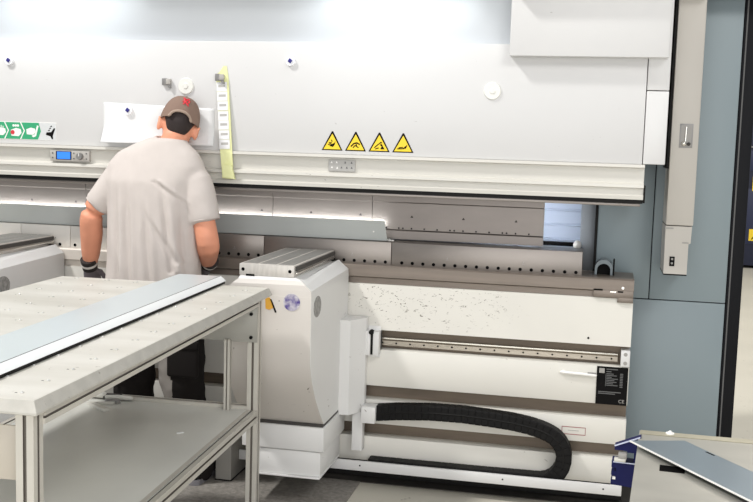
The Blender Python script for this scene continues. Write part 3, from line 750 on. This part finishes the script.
# ------------------------------------------------------------------ background storage rack
R_ = Thing('storage_rack', 'dark navy storage rack with yellow labels in the far background', 'rack', (2.9, 15.2, 0))
b = BM(); box(b, 1.2, 4.6, 14.9, 15.6, .04, 5.0, bev=.01); R_.part('rack_body', b, RACK)
for x in (1.3, 4.5):
    b = BM(); box(b, x-.06, x+.06, 15.0, 15.5, 0, .04); R_.part('foot', b, BLACK)
for z0, z1 in ((.62, 1.10), (1.34, 1.62)):
    b = BM(); box(b, 2.02, 3.4, 14.885, 14.9, z0-.28 if z0 < 1 else z0, z1, bev=.004); R_.part('bin_front', b, mat('bin_navy', (28,36,66), .5))
b = BM(); y = 14.884; box(b, 2.09, 2.33, y, 14.8999, 1.07, 1.265); R_.part('yellow_label', b, [YELLOW, BLK])
b = BM(); box(b, 2.085, 2.43, y, 14.886, .385, .545); text_bm(b, 'A', 2.115, .405, y, .16, mi=1, t=.004, shear=.25); R_.part('yellow_label', b, [YELLOW, BLK], label='yellow label with a black letter A')
b = BM(); box(b, 2.01, 2.4, y, 14.8999, 1.66, 1.675); R_.part('shelf_edge', b, GREYP)

# ------------------------------------------------------------------ person
PN = Thing('person', 'man in light grey t-shirt and taupe cap standing at the press with his back turned', 'person', (-1.95, 4.45, 0))
HC = Vector((-1.896, 4.500, 1.690))
HM = Matrix.Translation(HC) @ Matrix.Rotation(math.radians(21), 4, 'Z') @ Matrix.Rotation(math.radians(14), 4, 'Y') @ Matrix.Rotation(math.radians(-14), 4, 'X')
def H(x, y, z): return HM @ Vector((x, y, z))
# head local: x right, y face direction, z up; skull centre at origin
body = BM()
def ell(cx, cy, z, hx, hy, n=24, p=2.): 
    out = []
    for k in range(n):
        a = 2*PI*k/n; c, s_ = math.cos(a), math.sin(a)
        out.append((cx+hx*math.copysign(abs(c)**(2/p), c), cy+hy*math.copysign(abs(s_)**(2/p), s_), z))
    return out
rings = []
for z, hx, hy, cy in ((-.125,.030,.030,.062),(-.118,.044,.050,.048),(-.095,.056,.072,.026),(-.06,.065,.086,.012),(-.02,.071,.094,.004),(.02,.075,.097,0),(.06,.072,.088,0),(.085,.059,.072,0),(.104,.036,.045,0),(.110,.012,.016,0)):
    rings.append([H(*p) for p in ell(0, cy, z, hx, hy)])
loft(body, rings)
# face: brow, nose, lips, chin, ears
tube(body, [H(0,.094,.012), H(0,.108,-.012), H(0,.116,-.032)], [.008,.010,.013], seg=10)
for sx in (-1, 1):
    tube(body, [H(sx*.012,.102,-.036), H(sx*.006,.108,-.034)], .007, seg=8)
    tube(body, [H(sx*.012,.093,.026), H(sx*.042,.082,.024)], .008, seg=8)
    # ear: thin upright oval shell with a rim
    sph(body, H(sx*.085,-.004,-.030), (.010,.022,.036), M=HM.to_3x3() @ Matrix.Rotation(sx*math.radians(-22), 3, 'Z'), seg=18)
    rim = [H(sx*(.090+.004*math.sin(t)),-.004-.017*math.cos(t),-.027+.028*math.sin(t)) for t in [PI*(-.35+1.5*k/9) for k in range(10)]]
    tube(body, rim, .0062, seg=8)
tube(body, [H(-.020,.094,-.062), H(0,.100,-.060), H(.020,.094,-.062)], .0055, seg=8)
tube(body, [H(-.017,.092,-.071), H(0,.098,-.072), H(.017,.092,-.071)], .006, seg=8)
sph(body, H(0,.078,-.098), .022, seg=14)
# neck, trunk and legs
tube(body, [(-1.985,4.45,1.30),(-1.965,4.445,1.47),(-1.925,4.450,1.555),H(0,-.022,-.07),H(0,-.005,-.01)], [.09,.08,.062,.058,.058], seg=24)
def EL(c, hx, hy, n=28, p=2.3): return [Vector((x, y, z)) for x, y, z in ell(c[0], c[1], c[2], hx, hy, n, p)]
loft(body, [EL((-1.985,4.46,.86),.17,.11), EL((-1.99,4.46,.95),.18,.12), EL((-1.99,4.455,1.08),.165,.11), EL((-1.985,4.46,1.25),.165,.095), EL((-1.975,4.455,1.40),.17,.09), EL((-1.96,4.455,1.48),.14,.06), EL((-1.94,4.452,1.53),.08,.045)])
LS, LE, LW = Vector((-2.165,4.45,1.475)), Vector((-2.298,4.430,1.250)), Vector((-2.350,4.510,.985))
RS, RE, RW = Vector((-1.790,4.45,1.42)), Vector((-1.722,4.425,1.150)), Vector((-1.792,4.610,1.022))
for S_, E_, W_ in ((LS, LE, LW), (RS, RE, RW)):
    m = (S_+E_)/2; f = E_+(W_-E_)*.3
    ctrl = [S_+(S_-E_)*.3, S_, m, E_, E_+(W_-E_)*.35, E_+(W_-E_)*.7, W_-(W_-E_)*.10, W_+(W_-E_)*.3]; rad = [.042,.045,.052,.053,.053,.044,.033,.030]
    P_, Q_ = [], []
    for i in range(1, len(ctrl)-2):
        for k in range(4):
            t = k/4; a0, a1, a2, a3 = ctrl[i-1:i+3]
            P_.append(.5*((2*a1)+(a2-a0)*t+(2*a0-5*a1+4*a2-a3)*t*t+(3*a1-a0-3*a2+a3)*t**3)); Q_.append(rad[i]+(rad[i+1]-rad[i])*t)
    P_.append(ctrl[-2]); Q_.append(rad[-2])
    tube(body, P_, Q_, seg=18)
LEGS = (((-2.075,4.46,.90),(-2.092,4.435,.50),(-2.095,4.475,.09)), ((-1.885,4.46,.90),(-1.842,4.430,.50),(-1.780,4.480,.09)))
for hp, kn, an in LEGS:
    hp, kn, an = map(Vector, (hp, kn, an)); c = kn+(an-kn)*.3
    tube(body, [hp, (hp+kn)/2, kn, c+Vector((0,-.012,0)), an+(kn-an)*.15, an], [.082,.072,.055,.056,.042,.040], seg=18)
body = remeshed(body, .0062, 9, .5)
bo = PN.part('body', body, SKIN, label='bare forearms, neck and head')
# eyes
for sx in (-1, 1):
    b = BM(); sph(b, H(sx*.031,.080,.006), .0115, seg=14); sph(b, H(sx*.031,.0895,.004), .0045, mi=1, seg=10); PN.part('eye', b, [PWHITE, BLK])
# hair: fitted shell below the cap
b = BM(); rr = []
for z, hx, hy, cy in ((-.070,.036,.030,-.048),(-.05,.050,.046,-.041),(-.02,.062,.062,-.037),(.02,.0765,.073,-.028),(.045,.0745,.070,-.020),(.07,.060,.058,-.012),(.085,.034,.040,-.008)):
    rr.append([H(*p) for p in ell(0, cy, z, hx, hy)])
loft(b, rr); b = remeshed(b, .007, 3); PN.part('hair', b, HAIR)
# cap: crown shell with arched rear opening, trim, strap, brim, button and red patch
crown = BM(); nu, nv = 64, 22
def cap_pt(u, v, off=0.):   # u angle (0 = back), v 0 rim..1 top
    a = u; e = v*PI/2
    hx, hy, hz = .0905+off, .112+off, .127+off
    ce = math.cos(e)**.7
    return H(-math.sin(a)*hx*ce, .002-math.cos(a)*hy*ce, -.006+math.sin(e)*hz)
def arch(a):                # lower limit of the shell at the back
    t = a/.54
    return .15*math.sqrt(max(0, 1-t*t)) if abs(t) < 1 else -.0
grid = {}
for i in range(nu):
    a = -PI+2*PI*i/nu; v0 = arch(a)
    for j in range(nv):
        v = v0+(1-v0)*j/(nv-1)*.985
        grid[i, j] = crown.verts.new(cap_pt(a, v))
fs = []
for i in range(nu):
    for j in range(nv-1): fs.append(crown.faces.new((grid[i,j], grid[(i+1)%nu,j], grid[(i+1)%nu,j+1], grid[i,j+1])))
fs.append(crown.faces.new([grid[i,nv-1] for i in range(nu)]))
# band that drops below the rim, open at the back
for i in range(nu):
    a0, a1 = -PI+2*PI*i/nu, -PI+2*PI*(i+1)/nu
bmesh.ops.recalc_face_normals(crown, faces=fs)
bmesh.ops.solidify(crown, geom=fs, thickness=.003)
cap = PN.part('cap', crown, CAPM, ang=60, label='taupe baseball cap with small red patch')
b = BM(); tube(b, [cap_pt(a, arch(a)+.012, .002) for a in [-.58+1.16*k/26 for k in range(27)]], .0062, seg=8); PN.part('opening_trim', b, CAPT, parent=cap)
b = BM(); rings = []
for k in range(21):
    a = -.70+1.40*k/20
    p = cap_pt(a, .0, .0005); q = cap_pt(a, .10, .0005); d = (HM.to_3x3() @ Vector((0,.003,0)))
    rings.append([p, q, q+d, p+d])
loft(b, rings); PN.part('strap', b, CAPT, parent=cap) if False else b.free()
b = BM(); sph(b, cap_pt(0, .99, .001), .007, seg=12); PN.part('cap_button', b, CAPM, parent=cap)
b = BM(); A = []
for k in range(17):
    a = math.radians(-62+124*k/16); A.append((.088*math.sin(a)/math.sin(math.radians(62)), .075+.0, a))
inner = [H(math.sin(a)*.090, .002+math.cos(a)*.106, .016) for _, _, a in A]
outer = [H(math.sin(a)*.092, .002+math.cos(a)*.106+.072*math.cos(a*1.4), .006-.006*abs(math.sin(a))) for _, _, a in A]
dz = HM.to_3x3() @ Vector((0,0,.004))
v1 = [b.verts.new(p) for p in inner]; v2 = [b.verts.new(p) for p in outer]; fs = []
for k in range(16): fs.append(b.faces.new((v1[k], v1[k+1], v2[k+1], v2[k])))
bmesh.ops.solidify(b, geom=fs, thickness=.004); PN.part('brim', b, CAPM, parent=cap)
b = BM()
def stroke(pts, w=.0042):
    tube(b, [cap_pt(-u, v, .0012) for u, v in pts], w, seg=6, flat=.5)
for st_ in (((-.10,.60),(.10,.57),(.26,.62)), ((-.06,.60),(.04,.47),(.20,.38)), ((.24,.58),(.08,.48),(-.02,.38)), ((.12,.54),(.30,.52),(.26,.43),(.10,.44)), ((.14,.43),(.26,.36)), ((-.08,.46),(.02,.44))): stroke(st_, .0048)
PN.part('cap_patch', b, RED, parent=cap)
# t-shirt: one continuous cloth surface
sh = BM()
loft(sh, [EL((-2.000,4.452,.900),.212,.150,32,2.7), EL((-2.000,4.452,.96),.214,.152,32,2.7), EL((-1.996,4.452,1.06),.210,.148,32,2.7), EL((-1.996,4.450,1.2),.205,.145,32,2.6),
          EL((-1.998,4.447,1.32),.205,.142,32,2.5), EL((-1.998,4.445,1.42),.222,.136,32,2.4), EL((-1.984,4.445,1.492),.228,.112,32,2.3), EL((-1.974,4.445,1.545),.192,.094,32,2.2), EL((-1.955,4.447,1.585),.130,.082,32,2.1), EL((-1.932,4.450,1.614),.082,.072,32,2)])
def sleeve(S_, E_, end, r0, r1):
    d = (end-S_).normalized()
    u, v = frame_of(d)
    loft(sh, [[S_+d*(end-S_).length*t+u*(r*math.cos(2*PI*k/24))+v*(r*math.sin(2*PI*k/24)) for k in range(24)] for t, r in ((-.35,r0*.35),(-.2,r0*.75),(0,r0*.97),(.35,r0),(.75,(r0+r1)/2),(1.04,r1))])
sleeve(Vector((-2.122,4.445,1.470)), LE, LS+(LE-LS)*.76+Vector((.004,0,0)), .076, .064)
sleeve(Vector((-1.796,4.445,1.430)), RE, RS+(RE-RS)*.62+Vector((.004,.0,0)), .075, .067)
sh = remeshed(sh, .0085, 10, .6)
for v in sh.verts:
    x, y, z = v.co
    side = 1.0
    w = noise.noise(Vector((x*8+1.6*z, y*7, z*2.6)))*.8 + noise.noise(Vector((x*17-3.2*z, y*12, z*5.1)))*.2
    amp = .011*max(.25, min(1, (1.50-z)/.22))
    disp = amp*(1-abs(w)*3.2)*.55
    # deep drape lines on the back
    for (xa, za, xb, zb, dd, wd) in ((-2.13,1.44,-2.115,.95,.010,.012),(-2.075,1.42,-2.05,.95,.011,.013),(-1.99,1.40,-1.955,1.0,.008,.013),(-1.905,1.40,-1.86,1.05,.013,.012),(-1.83,1.36,-1.80,1.0,.012,.012),(-1.99,1.30,-1.85,1.08,.008,.012),(-1.80,1.32,-1.93,1.42,.008,.012)):
        t = (z-za)/(zb-za) if abs(zb-za) > 1e-6 else 0
        if -.05 < t < 1.1 and y < 4.45:
            dx = x-(xa+(xb-xa)*t); dd *= 1.1; disp += -dd*math.exp(-(dx/wd)**2)*min(1, max(0, t+.05)*2) + dd*.7*math.exp(-((dx-.026)/(wd*1.1))**2)*min(1, max(0, t+.05)*2)
    v.co += v.normal*max(-.007, disp+.003)
shirt = PN.part('t_shirt', sh, SHIRT, ang=80)
b = BM(); n = 28; pts = []
for k in range(n+1):
    a = 2*PI*k/n; pts.append(Vector((-1.924+.066*math.cos(a), 4.454+.064*math.sin(a), 1.606-.014*math.cos(a)+.004*math.sin(a))))
tube(b, pts, .007, seg=8); PN.part('neck_band', b, SHIRT, parent=shirt)
for (end, d, r) in ((LS+(LE-LS)*.76+Vector((.004,0,0)), (LE-LS).normalized(), .0635), (RS+(RE-RS)*.62+Vector((.004,0,0)), (RE-RS).normalized(), .0668)):
    u, v_ = frame_of(d); b = BM()
    tube(b, [end+d*.004+u*(r*math.cos(2*PI*k/26))+v_*(r*math.sin(2*PI*k/26)) for k in range(27)], .0045, seg=6)
    PN.part('sleeve_hem', b, SHIRT, parent=shirt)
# trousers: waist to ankles, grey inner panels
tr = BM()
loft(tr, [EL((-1.99,4.46,.82),.20,.135), EL((-1.99,4.46,.90),.205,.140), EL((-1.99,4.455,1.0),.192,.128), EL((-1.988,4.455,1.03),.188,.122)])
for (hp, kn, an), rads in zip(LEGS, ((.108,.104,.098,.092,.084,.082), (.114,.114,.106,.092,.082,.080))):
    hp, kn, an = map(Vector, (hp, kn, an)); c = kn+(an-kn)*.35
    tube(tr, [hp, (hp+kn)/2, kn, c, an+(kn-an)*.12, an-Vector((0,0,.02))], rads, seg=24)
tr = remeshed(tr, .009, 6, .5)
for v in tr.verts:
    x, y, z = v.co
    w = noise.noise(Vector((x*10, y*10, z*9))); w2 = noise.noise(Vector((x*22+5, y*20, z*26)))
    v.co += v.normal*(w*.009+(w2*.006 if z < .62 else w2*.003))
for f in tr.faces:
    c = f.calc_center_median()
    if c.z < .74 and -1.980 < c.x < -1.858+.05*(.6-c.z) : f.material_index = 1
trs = PN.part('trousers', tr, [TROUS, TROUSG], ang=80)
for (x, z, sx) in ((-2.10,.60,1), (-1.80,.62,1)):
    b = BM(); box(b, x-.075, x+.075, 4.318, 4.345, z-.085, z+.075, bev=.012, seg=3); box(b, x-.078, x+.078, 4.312, 4.34, z+.045, z+.085, bev=.008)
    PN.part('trouser_pocket', b, TROUS, parent=trs)
# shoes
for (hp, kn, an) in LEGS:
    ax, ay = an[0], an[1]
    b = BM(); R_s = []
    for y, hw, h, zb in ((-.105,.026,.05,.022),(-.095,.036,.085,.020),(-.05,.042,.115,.020),(0,.044,.118,.020),(.05,.047,.090,.020),(.10,.050,.070,.020),(.15,.050,.060,.020),(.185,.040,.050,.022),(.20,.022,.038,.026)):
        R_s.append([Vector((ax+hw*math.cos(a)*(1 if math.sin(a) < 0 else .9), ay+y+.02, zb+(h/2)*(1+math.sin(a)))) for a in [2*PI*k/20 for k in range(20)]])
    loft(b, R_s); b = remeshed(b, .006, 4); so = PN.part('shoe', b, SHOE)
    b = BM(); op = [(-.112,.022),(-.10,.040),(-.04,.046),(.04,.048),(.12,.056),(.18,.046),(.208,.022)]
    prism(b, [(ax+w, ay+.02+y) for y, w in op]+[(ax-w, ay+.02+y) for y, w in reversed(op)], 'z', .009, .032); PN.part('sole', b, SOLE, parent=so)
# gloves: palm, four fingers and a thumb, relaxed curl
def glove(wr, fwd, side, palm_n, curl, label=None):
    """wr wrist point, fwd finger direction, side = towards the thumb, palm_n = palm facing direction"""
    f, s_, p = Vector(fwd).normalized(), Vector(side).normalized(), Vector(palm_n).normalized()
    s_ = (s_-f*s_.dot(f)).normalized(); p = f.cross(s_) * (1 if f.cross(s_).dot(p) > 0 else -1)
    b = BM(); rg = []
    for t, w, h in ((-.035,.031,.030),(-.01,.032,.027),(.02,.038,.023),(.06,.044,.020),(.092,.043,.017),(.102,.036,.012)):
        rg.append([wr+f*t+s_*(w*math.cos(a))+p*(h*math.sin(a)) for a in [2*PI*k/20 for k in range(20)]])
    loft(b, rg)
    for k, (off, L, r) in enumerate(((.031,.072,.0105),(.011,.080,.0108),(-.010,.074,.0103),(-.030,.058,.0092))):
        base = wr+f*.088+s_*off; pts = [base-f*.02, base]; ang = 0; d = f
        for q, fr in enumerate((.45,.32,.23)):
            ang += curl*(.8+.12*k)*(.7, 1.0, .8)[q]
            d = f*math.cos(ang)+p*math.sin(ang)
            pts.append(pts[-1]+d*L*fr)
        tube(b, pts, [r*1.05,r,r,r*.92,r*.8], seg=12)
    tb = wr+f*.022+s_*.030+p*.004
    tube(b, [tb-s_*.012, tb+s_*.014+f*.016+p*.006, tb+s_*.022+f*.042+p*.018, tb+s_*.018+f*.066+p*.028], [.015,.0135,.0118,.0095], seg=12)
    b = remeshed(b, .0036, 3)
    g = PN.part('work_glove', b, GLOVE)
    b = BM(); cyl(b, wr-f*.058, wr-f*.002, .0380, .0355, seg=24); PN.part('cuff', b, CUFF, parent=g)
    b = BM(); cyl(b, wr-f*.036, wr-f*.024,   .0386, .0378, seg=24); PN.part('cuff_stripe', b, CUFFW, parent=g)
    return g
glove(LW, (LW-LE)+Vector((.02,.10,-.02)), (.5,.8,0), (.9,.1,-.2), .42)
glove(RW, (RW-RE)+Vector((-.10,.05,-.02)), (-.2,.5,.9), (-.8,-.3,-.2), .5)

# ------------------------------------------------------------------ lighting
def area(name, loc, rot, sx, sy, power, col=(1,1,1)):
    l = bpy.data.lights.new(name, 'AREA'); l.shape = 'RECTANGLE'; l.size = sx; l.size_y = sy; l.energy = power; l.color = col
    o = bpy.data.objects.new(name, l); COL.objects.link(o); o.location = loc; o.rotation_euler = rot
    return o
w = bpy.data.worlds.new('World'); S.world = w; w.use_nodes = True
bg = w.node_tree.nodes['Background']; bg.inputs['Color'].default_value = (.93,.96,1,1); bg.inputs['Strength'].default_value = .43
def aim(loc, tgt): return (Vector(tgt)-Vector(loc)).to_track_quat('-Z', 'Y').to_euler()
# hall luminaires and an added right-hand fill
area('hall_or_fill_light', (-6.3, 1.0, 9.0), aim((-6.3,1.0,9.0), (-.8,4.5,1.2)), .9, .9, 820, (1,.985,.96))
area('hall_or_fill_light', (2.6, .2, 5.0), aim((2.6,.2,5.0), (-1.2,4.5,1.0)), 2.2, 1.2, 110, (1,.98,.95))  # fill added from the right to brighten the carriage sides
area('hall_or_fill_light', (2.6, 9.5, 5.4), (0,0,0), 3, 6, 260, (1,.95,.86))
# broad fill added behind the camera to brighten fronts and under the table
area('front_fill_light', (.3, -2.6, 1.7), aim((.3,-2.6,1.7), (-.8,4.6,.8)), 6, 3.4, 190, (1,1,1))
area('shutter_fill_light', (-.42, 5.0, 1.28), aim((-.42,5.0,1.28), (-.10,5.34,1.25)), .08, .2, 1.7, (.95,.97,1))  # fill added to brighten the rear shutter; no lamp stands there
# work lights in the head of the machine
for x in (-2.6, -.95):
    area('machine_work_light', (x, 4.51, 2.30), aim((x,4.51,2.30), (x,4.66,2.06)), .75, .05, 1.0, (.90,.96,1))
# strip light added to make the halo above the clamped sheet
area('halo_fill_light', (-2.37, 4.785, 1.236), aim((0,4.785,1.236), (0,4.85,1.25)), 2.75, .012, 5, (.97,1,1))

# ------------------------------------------------------------------ camera
yaw, pitch, roll = 0.20785222, 0.10993097, 0.02953208
f = Vector((-math.sin(yaw)*math.cos(pitch), math.cos(yaw)*math.cos(pitch), -math.sin(pitch)))
r = Vector((math.cos(yaw), math.sin(yaw), 0)); d = f.cross(r)
r2 = r*math.cos(roll)-d*math.sin(roll); d2 = f.cross(r2)
cam = bpy.data.cameras.new('camera'); cam.sensor_width = 36; cam.lens = 1031/753*36; cam.clip_end = 100
co = bpy.data.objects.new('camera', cam); COL.objects.link(co)
co.matrix_world = Matrix.Translation((0,0,1.65)) @ Matrix((r2, -d2, -f)).transposed().to_4x4()
S.camera = co
S.view_settings.view_transform = 'Standard'; S.view_settings.look = 'None'; S.view_settings.gamma = 1; S.view_settings.exposure = .04
S.view_settings.use_curve_mapping = False
